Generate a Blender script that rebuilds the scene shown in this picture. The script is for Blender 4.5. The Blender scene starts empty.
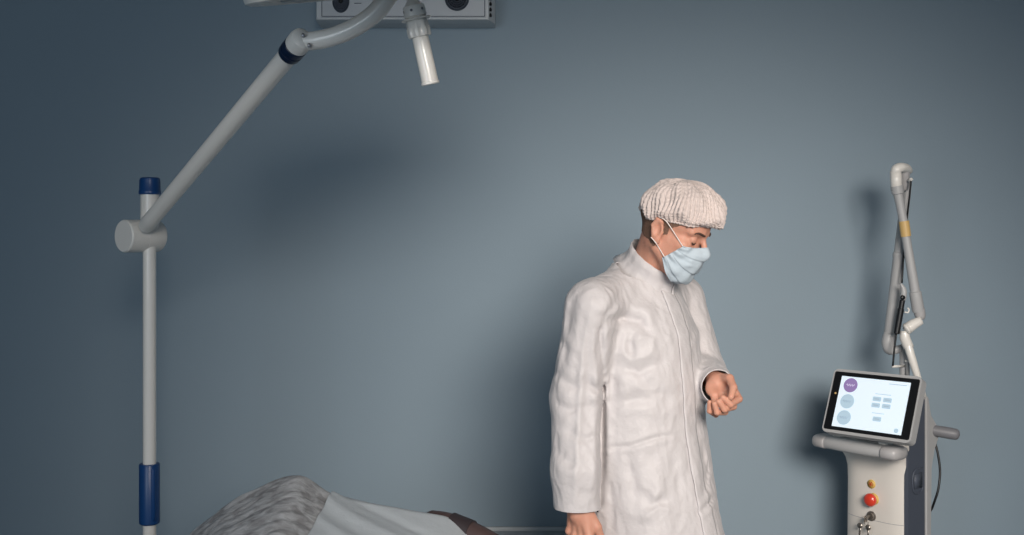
import bpy, bmesh, math, random
import numpy as np
from mathutils import Vector, Matrix
random.seed(4)
rng = np.random.default_rng(7)
S = bpy.context.scene
COL = S.collection
PI = math.pi

# ------------------------------------------------------------------ camera
FPX = 1100.0; HY = 230.0; CAMZ = 1.64
cam = bpy.data.cameras.new('camera'); camo = bpy.data.objects.new('camera', cam); COL.objects.link(camo)
camo.location = (0, 0, CAMZ); camo.rotation_euler = (PI/2, 0, 0)
cam.sensor_width = 36; cam.lens = FPX*36/1024; cam.shift_y = -(267.5-HY)/1024
cam.clip_start = 0.05
S.camera = camo
def W(px, py, Y):
    return Vector(((px-512)*Y/FPX, Y, CAMZ-(py-HY)*Y/FPX))

# ------------------------------------------------------------------ light
S.view_settings.view_transform = 'Standard'; S.view_settings.look = 'None'
S.view_settings.gamma = 1; S.view_settings.use_curve_mapping = False
S.view_settings.exposure = 0.0
wd = bpy.data.worlds.new('world'); S.world = wd; wd.use_nodes = True
wd.node_tree.nodes['Background'].inputs[0].default_value = (0.48, 0.74, 1.0, 1)
wd.node_tree.nodes['Background'].inputs[1].default_value = 0.36
def spot(name, loc, aim, power, color, size, ang, blend):
    l = bpy.data.lights.new(name, 'SPOT'); o = bpy.data.objects.new(name, l); COL.objects.link(o)
    l.energy = power; l.color = color; l.shadow_soft_size = size
    l.spot_size = math.radians(ang); l.spot_blend = blend
    o.location = loc
    o.rotation_euler = (Vector(aim)-Vector(loc)).to_track_quat('-Z', 'Y').to_euler()
    return o
spot('key_light', (0.98, -0.85, 2.75), (0.66, 4.1, 0.98), 1480, (1.0, 0.92, 0.84), 0.95, 48, 1.0)
def area(name, loc, aim, power, color, sx, sy):
    l = bpy.data.lights.new(name, 'AREA'); o = bpy.data.objects.new(name, l); COL.objects.link(o)
    l.shape = 'RECTANGLE'; l.size = sx; l.size_y = sy; l.energy = power; l.color = color
    o.location = loc; o.rotation_euler = (Vector(aim)-Vector(loc)).to_track_quat('-Z', 'Y').to_euler()
    return o
area('fill_light', (-1.9, -0.6, 1.9), (0.2, 3.2, 1.1), 25, (0.85, 0.93, 1.0), 1.2, 1.4)  # added cool fill that softens the shadows, no window stands there

# ------------------------------------------------------------------ materials
def srgb(r, g, b):
    f = lambda c: (c/255/12.92) if c/255 <= 0.04045 else ((c/255+0.055)/1.055)**2.4
    return (f(r), f(g), f(b), 1)
def mat(name, rgb, rough=0.5, metal=0.0, noise=0.0, nscale=20, bump=0.0, bscale=60, spec=0.5, sss=0.0, emit=0.0, sheen=0.0, coat=0.0, bstretch=None):
    m = bpy.data.materials.new(name); m.use_nodes = True
    nt = m.node_tree; b = nt.nodes['Principled BSDF']
    b.inputs['Base Color'].default_value = srgb(*rgb)
    b.inputs['Roughness'].default_value = rough; b.inputs['Metallic'].default_value = metal
    b.inputs['Specular IOR Level'].default_value = spec
    if sss: 
        b.inputs['Subsurface Weight'].default_value = sss
        b.inputs['Subsurface Radius'].default_value = (1, .35, .2); b.inputs['Subsurface Scale'].default_value = 0.006
    if sheen: b.inputs['Sheen Weight'].default_value = sheen
    if coat: b.inputs['Coat Weight'].default_value = coat
    if emit:
        b.inputs['Emission Color'].default_value = srgb(*rgb); b.inputs['Emission Strength'].default_value = emit
    tc = nt.nodes.new('ShaderNodeTexCoord')
    if noise:
        n = nt.nodes.new('ShaderNodeTexNoise'); n.inputs['Scale'].default_value = nscale; n.inputs['Detail'].default_value = 5
        nt.links.new(tc.outputs['Object'], n.inputs['Vector'])
        mx = nt.nodes.new('ShaderNodeMix'); mx.data_type = 'RGBA'
        c = srgb(*rgb)
        mx.inputs[6].default_value = tuple(v*(1-noise) for v in c[:3])+(1,)
        mx.inputs[7].default_value = tuple(min(1, v*(1+noise)) for v in c[:3])+(1,)
        nt.links.new(n.outputs['Fac'], mx.inputs[0]); nt.links.new(mx.outputs[2], b.inputs['Base Color'])
    if bump:
        n = nt.nodes.new('ShaderNodeTexNoise'); n.inputs['Scale'].default_value = bscale; n.inputs['Detail'].default_value = 6
        if bstretch:
            mp = nt.nodes.new('ShaderNodeMapping'); mp.inputs['Scale'].default_value = bstretch
            nt.links.new(tc.outputs['Object'], mp.inputs['Vector']); nt.links.new(mp.outputs['Vector'], n.inputs['Vector'])
        else: nt.links.new(tc.outputs['Object'], n.inputs['Vector'])
        bp = nt.nodes.new('ShaderNodeBump'); bp.inputs['Strength'].default_value = bump; bp.inputs['Distance'].default_value = 0.01
        nt.links.new(n.outputs['Fac'], bp.inputs['Height']); nt.links.new(bp.outputs['Normal'], b.inputs['Normal'])
    return m
M = dict(
    wall=mat('blue_grey_wall_paint', (139, 155, 166), 0.75, bump=0.05, bscale=160, noise=0.02, nscale=3, spec=0.25),
    ceiling=mat('ceiling_paint', (150, 155, 160), 0.8, noise=0.02),
    floor=mat('grey_vinyl_floor', (105, 108, 110), 0.5, noise=0.08, nscale=8),
    white=mat('white_enamel', (228, 224, 217), 0.28, noise=0.02, nscale=9, coat=0.2),
    navy=mat('navy_plastic', (18, 62, 114), 0.35, noise=0.06, nscale=30),
    darknavy=mat('dark_navy_plastic', (10, 30, 58), 0.35, noise=0.06, nscale=30),
    unit=mat('grey_white_housing', (196, 200, 202), 0.45, noise=0.02),
    unitpanel=mat('grey_front_panel', (186, 190, 194), 0.5, noise=0.02),
    unitdark=mat('dark_grille', (50, 60, 72), 0.5, noise=0.1),
    black=mat('black_plastic', (14, 15, 18), 0.4, noise=0.1),
    gown=mat('white_nonwoven_gown', (197, 192, 192), 0.5, noise=0.03, nscale=25, bump=0.55, bscale=24, spec=0.3, sheen=0.15),
    cap=mat('white_bouffant_nonwoven', (204, 190, 184), 0.7, noise=0.05, nscale=60, bump=0.2, bscale=120, spec=0.2, sheen=0.2),
    mask=mat('pale_blue_mask', (178, 190, 198), 0.7, noise=0.03, nscale=40, bump=0.1, bscale=150, spec=0.2),
    loop=mat('white_elastic', (225, 215, 210), 0.7, noise=0.02),
    skin=mat('skin', (198, 144, 122), 0.5, noise=0.10, nscale=28, bump=0.12, bscale=90, sss=0.15, spec=0.35),
    nail=mat('fingernail', (205, 150, 130), 0.3, noise=0.03),
    hair=mat('short_brown_hair', (118, 92, 78), 0.85, noise=0.25, nscale=220, bump=0.4, bscale=400, spec=0.2),
    brow=mat('dark_brow_hair', (74, 54, 45), 0.8, noise=0.2, nscale=200),
    trousers=mat('dark_trousers', (50, 56, 66), 0.8, noise=0.1),
    shoe=mat('white_shoe', (200, 200, 200), 0.5, noise=0.04),
    sheet=mat('smooth_disposable_sheet', (188, 194, 198), 0.7, noise=0.04, nscale=14, bump=0.25, bscale=30, spec=0.25),
    leather=mat('brown_leather', (76, 60, 58), 0.45, noise=0.08, nscale=30, bump=0.1, bscale=200),
    strap=mat('dark_brown_strap', (52, 44, 46), 0.55, noise=0.08, nscale=30),
    steel=mat('brushed_steel', (180, 180, 184), 0.3, metal=0.9, noise=0.05),
    laser=mat('warm_white_machine_plastic', (220, 214, 206), 0.4, noise=0.015),
    lasergrey=mat('light_grey_machine_plastic', (172, 172, 172), 0.42, noise=0.02),
    slate=mat('slate_grey_side_panel', (74, 80, 92), 0.5, noise=0.04),
    grip=mat('silver_grey_handle', (170, 168, 168), 0.38, noise=0.03),
    gripdark=mat('mid_grey_grip', (120, 120, 124), 0.45, noise=0.03),
    red=mat('red_button', (214, 62, 42), 0.3, noise=0.05, coat=0.4),
    yellow=mat('yellow_label', (214, 176, 92), 0.5, noise=0.03),
    orange=mat('orange_mark', (196, 84, 40), 0.5, noise=0.03),
    amber=mat('amber_band', (206, 172, 112), 0.45, noise=0.04),
    screen=mat('lit_white_screen', (214, 228, 238), 0.3, emit=0.42),
    ui_purple=mat('screen_purple', (138, 118, 168), 0.4, emit=0.32),
    ui_blue=mat('screen_pale_blue', (172, 196, 212), 0.4, emit=0.32),
    ui_grey=mat('screen_grey_blue', (160, 180, 196), 0.4, emit=0.32),
    ui_line=mat('screen_light_line', (208, 200, 226), 0.4, emit=0.32),
    key=mat('nickel_key', (150, 142, 134), 0.3, metal=0.8, noise=0.1),
    cabinet=mat('pale_laminate', (176, 182, 186), 0.5, noise=0.02),
)
# crinkled sheet: grey translucent nonwoven mottled darker in the low parts of its bump noise
def crinkle_mat():
    m = mat('crinkled_disposable_sheet', (150, 152, 153), 0.75, spec=0.2)
    nt = m.node_tree; b = nt.nodes['Principled BSDF']; tc = nt.nodes.new('ShaderNodeTexCoord')
    mp = nt.nodes.new('ShaderNodeMapping'); mp.inputs['Scale'].default_value = (22, 40, 40); mp.inputs['Rotation'].default_value = (0, 0.45, 0.0)
    n = nt.nodes.new('ShaderNodeTexNoise'); n.inputs['Scale'].default_value = 1.0; n.inputs['Detail'].default_value = 5; n.inputs['Distortion'].default_value = 0.6
    r = nt.nodes.new('ShaderNodeValToRGB'); r.color_ramp.elements[0].position = 0.36; r.color_ramp.elements[1].position = 0.62
    r.color_ramp.elements[0].color = srgb(140, 139, 140); r.color_ramp.elements[1].color = srgb(182, 183, 185)
    nt.links.new(tc.outputs['Object'], mp.inputs['Vector']); nt.links.new(mp.outputs['Vector'], n.inputs['Vector'])
    nt.links.new(n.outputs['Fac'], r.inputs['Fac']); nt.links.new(r.outputs['Color'], b.inputs['Base Color'])
    bp = nt.nodes.new('ShaderNodeBump'); bp.inputs['Strength'].default_value = 0.45; bp.inputs['Distance'].default_value = 0.012
    nt.links.new(n.outputs['Fac'], bp.inputs['Height']); nt.links.new(bp.outputs['Normal'], b.inputs['Normal'])
    return m
M['crinkle'] = crinkle_mat()

# ------------------------------------------------------------------ helpers
def empty(name, loc, rz=0, label=None, cat=None, group=None):
    o = bpy.data.objects.new(name, None); COL.objects.link(o)
    o.location = loc; o.rotation_euler = (0, 0, rz); o.empty_display_size = 0.1
    if label: o['label'] = label; o['category'] = cat
    if group: o['group'] = group
    bpy.context.view_layer.update()
    return o
def wm(o):
    m = Matrix.LocRotScale(o.location, o.rotation_euler, o.scale)
    return (wm(o.parent) @ m) if o.parent else m
def link(name, bm, m, parent=None, origin=None, smooth=True, label=None, cat=None, kind=None, auto=None):
    """bm is in world coordinates"""
    me = bpy.data.meshes.new(name)
    o = bpy.data.objects.new(name, me); COL.objects.link(o)
    if parent is not None:
        o.parent = parent
        if origin is None:
            bm.transform(wm(parent).inverted())
        else:
            inv = wm(parent).inverted(); lo = inv @ Vector(origin); o.location = lo
            bm.transform(Matrix.Translation(-lo) @ inv)
    elif origin is not None:
        o.location = origin; bm.transform(Matrix.Translation(-Vector(origin)))
    bmesh.ops.recalc_face_normals(bm, faces=bm.faces[:])
    for f in bm.faces: f.smooth = smooth
    if auto is not None:
        bm.edges.ensure_lookup_table()
        for e in bm.edges:
            if len(e.link_faces) == 2 and e.calc_face_angle(0) > math.radians(auto): e.smooth = False
    bm.to_mesh(me); bm.free()
    if m is not None: me.materials.append(m)
    if label: o['label'] = label
    if cat: o['category'] = cat
    if kind: o['kind'] = kind
    return o
def frame(axis, up=None):
    z = Vector(axis).normalized()
    u = Vector(up) if up is not None else (Vector((0, 0, 1)) if abs(z.z) < 0.9 else Vector((1, 0, 0)))
    x = u.cross(z).normalized(); y = z.cross(x)
    return x, y, z
def box(bm, c, size, rot=None, bev=0.0, seg=3):
    """rounded box, rot = Matrix 3x3"""
    t = bmesh.new(); bmesh.ops.create_cube(t, size=1.0)
    bmesh.ops.scale(t, vec=size, verts=t.verts)
    if bev: bmesh.ops.bevel(t, geom=t.edges[:], offset=bev, segments=seg, profile=0.5, affect='EDGES')
    mt = Matrix.Translation(c) @ ((rot.to_4x4()) if rot is not None else Matrix.Identity(4))
    t.transform(mt); merge(bm, t)
def merge(bm, t):
    me = bpy.data.meshes.new('tmp'); t.to_mesh(me); t.free(); bm.from_mesh(me); bpy.data.meshes.remove(me)
def loft(bm, rings, closed=True, cap=True):
    vs = [[bm.verts.new(p) for p in r] for r in rings]
    n = len(vs[0])
    for a, b in zip(vs[:-1], vs[1:]):
        for i in range(n if closed else n-1):
            j = (i+1) % n
            bm.faces.new((a[i], a[j], b[j], b[i]))
    if cap and closed:
        bm.faces.new(vs[0][::-1]); bm.faces.new(vs[-1])
    return vs
def lathe(bm, o, axis, prof, seg=40, up=None):
    """prof: list of (distance along axis, radius)"""
    x, y, z = frame(axis, up); o = Vector(o)
    rings = []
    for d, r in prof:
        r = max(r, 1e-5)
        rings.append([o+z*d+(x*math.cos(2*PI*k/seg)+y*math.sin(2*PI*k/seg))*r for k in range(seg)])
    loft(bm, rings)
def spline(pts, n=12):
    pts = [Vector(p) for p in pts]; out = []
    P = [2*pts[0]-pts[1]]+pts+[2*pts[-1]-pts[-2]]
    for i in range(1, len(P)-2):
        for k in range(n):
            t = k/n; a, b, c, d = P[i-1:i+3]
            out.append(0.5*((2*b)+(c-a)*t+(2*a-5*b+4*c-d)*t*t+(-a+3*b-3*c+d)*t**3))
    out.append(pts[-1]); return out
def tube(bm, pts, r, seg=16, smooth=0, flat=1.0, up=None):
    pts = [Vector(p) for p in pts]
    rs = r if isinstance(r, (list, tuple)) else [r]*len(pts)
    if smooth:
        n0 = len(pts); pts2 = spline(pts, smooth)
        rs = [np.interp(i/smooth, range(n0), rs) for i in range(len(pts2))]; pts = pts2
    t0 = (pts[1]-pts[0]).normalized(); x, y, z = frame(t0, up)
    rings = []
    for i, p in enumerate(pts):
        t = (pts[min(i+1, len(pts)-1)]-pts[max(i-1, 0)]).normalized()
        x = (x-t*x.dot(t)).normalized(); y = t.cross(x)
        rings.append([p+(x*math.cos(2*PI*k/seg)+y*math.sin(2*PI*k/seg)*flat)*float(rs[i]) for k in range(seg)])
    loft(bm, rings)
def B(): return bmesh.new()

# ------------------------------------------------------------------ implicit surfaces (smooth unions meshed by surface nets)
def V3(v): return np.array([v[0], v[1], v[2]], float)
class Field:
    def __init__(s): s.p = []; s.post = None
    def cone(s, a, b, ra, rb, k=0.02, op=1):
        a, b = V3(a), V3(b); ab = b-a; L2 = max(float(ab@ab), 1e-9)
        def fn(P):
            t = np.clip(((P-a)@ab)/L2, 0, 1)
            return np.linalg.norm(P-a-t[:, None]*ab, axis=1)-(ra+(rb-ra)*t)
        s.p.append((fn, (a+b)/2, math.sqrt(L2)/2+max(ra, rb), k, op)); return s
    def ell(s, c, r, k=0.02, R=None, op=1):
        c = V3(c); r = np.array(r, float); R = np.eye(3) if R is None else np.array([list(v) for v in R], float)
        def fn(P):
            q = (P-c)@R.T
            k0 = np.linalg.norm(q/r, axis=1); k1 = np.linalg.norm(q/(r*r), axis=1)
            return k0*(k0-1)/np.maximum(k1, 1e-9)
        s.p.append((fn, c, float(r.max()), k, op)); return s
    def fn(s, f, c, r, k=0.02, op=1): s.p.append((f, V3(c), r, k, op)); return s
    def ev(s, P, c=None, rad=None):
        d = np.full(len(P), 0.5)
        for fn, pc, pr, k, op in s.p:
            if c is not None and np.linalg.norm(pc-c) > pr+rad+0.05: continue
            e = fn(P)
            if op > 0:
                h = np.clip(0.5+0.5*(e-d)/k, 0, 1) if True else 0
                d = e*(1-h)+d*h-k*h*(1-h)
                # h=1 -> d (e larger)
            else:
                h = np.clip(0.5-0.5*(d+e)/k, 0, 1)
                d = d*(1-h)-e*h+k*h*(1-h)
        if s.post is not None: d = s.post(P, d)
        return d
    def march(s, O, D, off=0.0, n=60, start=0.30):
        """from outside, points O + D*start back towards O"""
        O = np.asarray(O, float); D = np.asarray(D, float); t = np.full(len(O), start)
        for _ in range(n):
            d = s.ev(O+D*t[:, None])-off
            t = np.maximum(t-np.clip(d, -0.02, 0.05)*0.8, 0.01)
        return O+D*t[:, None]
    def mesh(s, lo, hi, h, Bn=16):
        lo = np.array(lo, float); hi = np.array(hi, float)
        nb = np.ceil((hi-lo)/(h*Bn)).astype(int)
        N = nb*Bn+1
        cells_id = []; cells_v = []; quads = []
        g = np.arange(Bn+1)*h
        G = np.stack(np.meshgrid(g, g, g, indexing='ij'), -1).reshape(-1, 3)
        half = Bn*h/2; brad = half*math.sqrt(3)
        def cid(i, j, k): return (i.astype(np.int64)*N[1]+j)*N[2]+k
        corners = [(a, b, c) for a in (0, 1) for b in (0, 1) for c in (0, 1)]
        edges = [(p, q) for p in range(8) for q in range(p+1, 8) if sum(abs(corners[p][m]-corners[q][m]) for m in range(3)) == 1]
        for bi in range(nb[0]):
            for bj in range(nb[1]):
                for bk in range(nb[2]):
                    base = lo+np.array([bi, bj, bk])*Bn*h; c = base+half
                    if not any(np.linalg.norm(pc-c) < pr+brad+0.03 for _, pc, pr, _, op in s.p if op > 0): continue
                    if abs(s.ev(c[None], c, brad)[0]) > brad*1.5+0.02: continue
                    v = s.ev(G+base, c, brad).reshape(Bn+1, Bn+1, Bn+1)
                    if v.min() > 0 or v.max() < 0: continue
                    n = Bn
                    cv = np.stack([v[a:a+n, b:b+n, cc:cc+n] for a, b, cc in corners], -1)
                    neg = cv < 0; cnt = neg.sum(-1); act = (cnt > 0) & (cnt < 8)
                    I = np.argwhere(act)
                    if len(I):
                        val = cv[act]; ps = np.zeros((len(I), 3)); ct = np.zeros(len(I))
                        for p, q in edges:
                            a, b = val[:, p], val[:, q]; m = (a < 0) != (b < 0)
                            t = np.where(m, a/np.where(m, a-b, 1), 0)
                            cp, cq = np.array(corners[p]), np.array(corners[q])
                            ps += np.where(m[:, None], cp+(cq-cp)*t[:, None], 0); ct += m
                        ps /= ct[:, None]
                        gi = I+np.array([bi, bj, bk])*n
                        cells_id.append(cid(gi[:, 0], gi[:, 1], gi[:, 2])); cells_v.append(lo+(gi+ps)*h)
                    off = np.array([bi, bj, bk])*n
                    for ax in range(3):
                        sl0 = [slice(0, n)]*3; sl1 = [slice(0, n)]*3; sl1[ax] = slice(1, n+1)
                        a = v[tuple(sl0)] < 0; b = v[tuple(sl1)] < 0
                        E = np.argwhere(a != b)
                        if not len(E): continue
                        fl = a[a != b]; E = E+off
                        u, w = (ax+1) % 3, (ax+2) % 3
                        eu = np.zeros(3, int); eu[u] = 1; ew = np.zeros(3, int); ew[w] = 1
                        q = [E-eu-ew, E-ew, E, E-eu]
                        q = np.stack([cid(x[:, 0], x[:, 1], x[:, 2]) for x in q], 1)
                        q[~fl] = q[~fl][:, ::-1]
                        quads.append(q)
        ids = np.concatenate(cells_id); vv = np.concatenate(cells_v); qq = np.concatenate(quads)
        o = np.argsort(ids); ids = ids[o]; vv = vv[o]
        ix = np.searchsorted(ids, qq); ix = np.clip(ix, 0, len(ids)-1)
        ok = (ids[ix] == qq).all(1)
        return vv, ix[ok]
def np_bm(v, f, sm=0):
    me = bpy.data.meshes.new('tmp'); me.from_pydata(v.tolist(), [], f.tolist()); me.update()
    bm = bmesh.new(); bm.from_mesh(me); bpy.data.meshes.remove(me)
    for _ in range(sm): bmesh.ops.smooth_vert(bm, verts=bm.verts, factor=0.5, use_axis_x=True, use_axis_y=True, use_axis_z=True)
    return bm
def cut(bm, c, n, rad, cyl=9.0):
    """remove what lies beyond the plane (c, n) within rad of c"""
    c = Vector(c); n = Vector(n).normalized(); fs = []
    for f in bm.faces:
        q = f.calc_center_median()-c
        if q.length < rad and (q-n*q.dot(n)).length < cyl: fs.append(f)
    es = set(); vs = set()
    for f in fs: es.update(f.edges); vs.update(f.verts)
    bmesh.ops.bisect_plane(bm, geom=fs+list(es)+list(vs), plane_co=c, plane_no=n, clear_outer=True)
def grid_bm(P, closed_u=False):
    """P: array (nu, nv, 3)"""
    bm = bmesh.new(); nu, nv = P.shape[:2]
    vs = [[bm.verts.new(P[i, j]) for j in range(nv)] for i in range(nu)]
    for i in range(nu if closed_u else nu-1):
        for j in range(nv-1):
            k = (i+1) % nu
            bm.faces.new((vs[i][j], vs[k][j], vs[k][j+1], vs[i][j+1]))
    return bm
def solid(o, t, off=-1):
    m = o.modifiers.new('thickness', 'SOLIDIFY'); m.thickness = t; m.offset = off
def noise3(P, sc, seed):
    """smooth value noise from warped sines"""
    r = np.random.default_rng(seed); out = np.zeros(len(P)); Q = P*np.array(sc)
    for i in range(5):
        k = r.normal(size=3); k /= np.linalg.norm(k); w = r.normal(size=3)
        out += np.sin(Q@k*(1+0.5*i)+1.7*np.sin(Q@w*0.7+r.uniform(0, 6))+r.uniform(0, 6))
    return out/5

# ================================================================== SETTING
def slab(name, lo, hi, m):
    bm = B(); lo = Vector(lo); hi = Vector(hi); box(bm, (lo+hi)/2, hi-lo)
    return link(name, bm, m, smooth=False, kind='structure')
YW = 4.10
slab('floor', (-3.0, -1.6, -0.1), (3.4, YW+0.1, 0.0), M['floor'])
slab('wall_back', (-3.0, YW, 0.0), (3.4, YW+0.1, 3.0), M['wall'])
slab('wall_left', (-3.1, -1.6, 0.0), (-3.0, YW+0.1, 3.0), M['wall'])
slab('wall_right', (3.4, -1.6, 0.0), (3.5, YW+0.1, 3.0), M['wall'])
slab('ceiling', (-3.1, -1.6, 3.0), (3.5, YW+0.1, 3.1), M['ceiling'])
for nm, lo, hi in (('baseboard_back', (-3.0, YW-0.012, 0), (3.4, YW, 0.08)), ('baseboard_left', (-3.0, -1.6, 0), (-2.988, YW-0.012, 0.08)), ('baseboard_right', (3.388, -1.6, 0), (3.4, YW-0.012, 0.08))):
    slab(nm, lo, hi, M['cabinet'])

# ================================================================== WALL UNIT (air steriliser box)
ub = W(316, 27, YW); uf = YW-0.13
xl = (316-512)*uf/FPX; xr = (488-512)*uf/FPX; xr2 = (495.5-512)*YW/FPX
zb = CAMZ-(20-HY)*uf/FPX; zb2 = CAMZ-(27-HY)*YW/FPX; zt = zb+0.30
unit = empty('air_purifier', ((xl+xr)/2, YW, zb), label='pale grey wall-mounted air purifier box with round grilles, at the top of the wall', cat='air purifier')
bm = B()
# body: side profile with chamfered bottom and right edge
def rect(y, x0, x1, z0, z1): return [(x0, y, z0), (x1, y, z0), (x1, y, z1), (x0, y, z1)]
loft(bm, [rect(YW, xl-0.002, xr2, zb2-0.004, zt+0.02), rect(uf+0.05, xl-0.002, xr2-0.003, zb2-0.002, zt+0.02), rect(uf+0.004, xl, xr+0.004, zb+0.001, zt), rect(uf, xl+0.004, xr, zb+0.004, zt-0.004)])
link('housing', bm, M['unit'], unit, smooth=False)
bm = B()
iw = 0.026
px0, px1, pz0 = xl+0.018, xr-0.008, zb+0.0085
box(bm, ((px0+px1)/2, uf-0.0015, (pz0+zt-0.028)/2), (px1-px0, 0.005, zt-0.028-pz0), bev=0.0015)
link('front_panel', bm, M['unitpanel'], unit, smooth=False)
bm = B(); xa, xb_, za, zc = px0+0.004, px1-0.004, pz0+0.004, zt-0.034
for p_, q_ in (((xa, za), (xb_, za)), ((xb_, za), (xb_, zc)), ((xb_, zc), (xa, zc)), ((xa, zc), (xa, za))):
    tube(bm, [(p_[0], uf-0.0038, p_[1]), (q_[0], uf-0.0038, q_[1])], 0.0014, 6)
link('panel_border', bm, M['slate'], unit)
for k, (px, r) in enumerate(((341, 0.027), (457, 0.040))):
    cz = CAMZ-((-1 if k else 1.5)-HY)*uf/FPX; st = 1.0 if k else 1.35; cx = (px-512)*uf/FPX
    bm = B(); lathe(bm, (cx, uf-0.003, cz), (0, -1, 0), [(0, r+0.004), (0.003, r+0.004), (0.005, r), (0.003, r-0.002), (0.003, 0.0)], 40)
    for v_ in bm.verts: v_.co.z = cz+(v_.co.z-cz)*st
    g = link('round_grille', bm, M['unitdark'], unit, auto=30, label='dark round grille')
    bm = B()
    for q in range(4):
        rr = r*(0.3+0.19*q); x_, y_, z_ = frame((0, -1, 0))
        lathe(bm, (cx, uf-0.006, cz), (0, -1, 0), [(0, rr+0.0014), (0.0035, rr+0.0014), (0.0035, rr-0.0014), (0, rr-0.0014)], 40)
    for q in range(12):
        a = q*PI/6
        tube(bm, [(cx+math.cos(a)*r*0.25, uf-0.008, cz+math.sin(a)*r*0.25), (cx+math.cos(a)*r*0.95, uf-0.008, cz+math.sin(a)*r*0.95)], 0.0012, 6)
    for v_ in bm.verts: v_.co.z = cz+(v_.co.z-cz)*st
    link('grille_guard', bm, M['slate'], g)
    bm = B(); lathe(bm, (cx, uf-0.004, cz), (0, -1, 0), [(0, 0.009), (0.006, 0.008), (0.007, 0)], 20)
    link('grille_hub', bm, M['black'], g)
bm = B()
for q in range(12):
    z0 = zb+0.022+q*0.0205
    for t in range(1):
        box(bm, (xr+0.0075, uf+0.014, z0), (0.009, 0.026, 0.009), rot=Matrix.Rotation(math.radians(12), 3, 'Z') @ Matrix.Rotation(math.radians(35), 3, 'X'), bev=0.0015, seg=1)
link('side_vents', bm, M['black'], unit, label='row of dark slanted vent slots on the right edge')
for q in range(3):
    bm = B(); box(bm, ((358-512)*uf/FPX, uf-0.0046, CAMZ-((3.5-q*4)-HY)*uf/FPX), (0.026-0.004*q, 0.0012, 0.0022)); link('printed_mark', bm, M['slate'], unit)
bm = B(); box(bm, ((377-512)*uf/FPX, uf-0.0046, CAMZ-(2-HY)*uf/FPX), (0.012, 0.0012, 0.006)); link('printed_mark', bm, M['slate'], unit)

# ================================================================== LOW CABINET
cx0, cx1 = -0.30, 0.52; ct = CAMZ-(530.5-HY)*(YW-0.015)/FPX
cab = empty('low_cabinet', ((cx0+cx1)/2, YW-0.2, 0), label='low pale cabinet against the wall, behind the man and the brown armrest', cat='cabinet')
bm = B(); box(bm, ((cx0+cx1)/2, YW-0.17, ct/2-0.01), (cx1-cx0-0.02, 0.30, ct-0.06), bev=0.003, seg=1); link('body', bm, M['cabinet'], cab, smooth=False)
bm = B(); box(bm, ((cx0+cx1)/2, YW-0.177, ct-0.014), (cx1-cx0, 0.335, 0.026), bev=0.004); link('top', bm, M['cabinet'], cab, auto=40)
bm = B(); box(bm, ((cx0+cx1)/2, YW-0.009, ct+0.005), (cx1-cx0, 0.014, 0.014), bev=0.002); link('back_lip', bm, M['unit'], cab, auto=40)
for i in range(2):
    xx = cx0+0.215+i*0.39
    bm = B(); box(bm, (xx, YW-0.328, ct/2-0.01), (0.375, 0.016, ct-0.09), bev=0.002, seg=1); d = link('door', bm, M['cabinet'], cab, smooth=False)
    bm = B(); tube(bm, [(xx+0.15*(1-2*i), YW-0.35, ct-0.2), (xx+0.15*(1-2*i), YW-0.35, ct-0.1)], 0.005, 10); 
    for zz in (ct-0.19, ct-0.11): tube(bm, [(xx+0.15*(1-2*i), YW-0.35, zz), (xx+0.15*(1-2*i), YW-0.335, zz)], 0.004, 8)
    link('handle', bm, M['steel'], d)
for x in (cx0+0.06, cx1-0.06):
    for y in (YW-0.28, YW-0.06):
        bm = B(); lathe(bm, (x, y, 0), (0, 0, 1), [(0, 0.018), (0.025, 0.018)], 16); link('foot', bm, M['black'], cab)

# ================================================================== EXAMINATION LAMP
PY = 3.15
pb = Vector(((149.5-512)*PY/FPX, PY, 0)); sc = PY/FPX
lamp = empty('examination_lamp', pb, label='white mobile examination lamp with a blue sleeve and cap on its pole', cat='lamp')
def zY(py, Y=PY): return CAMZ-(py-HY)*Y/FPX
bm = B(); lathe(bm, (pb.x, PY, 0.12), (0, 0, 1), [(0, 0.0185), (zY(240)-0.12, 0.0185)], 32); link('pole', bm, M['white'], lamp, auto=40)
bm = B(); lathe(bm, (pb.x+0.001, PY, zY(236)), (0, 0, 1), [(0, 0.026), (zY(193)-zY(236), 0.026)], 32); link('upper_pole', bm, M['white'], lamp, auto=40)
h = zY(177.5)-zY(194.5)
bm = B(); lathe(bm, (pb.x+0.001, PY, zY(194.5)), (0, 0, 1), [(0, 0.0300), (0.003, 0.031), (0.010, 0.031), (0.012, 0.0298), (h-0.009, 0.0288), (h-0.003, 0.0275), (h, 0.023), (h, 0)], 36)
link('pole_cap', bm, M['navy'], lamp, auto=40, label='dark blue cap')
bm = B(); lathe(bm, (pb.x, PY, zY(523.5)), (0, 0, 1), [(0, 0.026), (0.003, 0.0290), (zY(463.5)-zY(523.5)-0.003, 0.0290), (zY(463.5)-zY(523.5), 0.027), (zY(463.5)-zY(523.5), 0.018)], 36)
sl = link('sleeve', bm, M['navy'], lamp, auto=40, label='blue sleeve')
bm = B(); box(bm, (pb.x+0.018, PY-0.021, zY(493)), (0.012, 0.009, 0.15), rot=Matrix.Rotation(math.radians(38), 3, 'Z'), bev=0.004); link('sleeve_ridge', bm, M['navy'], sl, auto=50)
# drum: horizontal cylinder, left end towards the camera
da = Vector((-0.62, -0.78, 0)).normalized()
dc = Vector((pb.x-0.022, PY, zY(236)))
dl = 0.118; dr = 0.0465
bm = B(); lathe(bm, dc-da*dl/2, da, [(0, 0.038), (0.004, dr-0.004), (0.010, dr), (dl*0.52, dr), (dl*0.525, dr-0.0008), (dl*0.535, dr-0.0008), (dl*0.54, dr), (dl-0.004, dr), (dl, dr-0.003), (dl, 0)], 56)
link('pivot_drum', bm, M['white'], lamp, auto=35)
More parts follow.
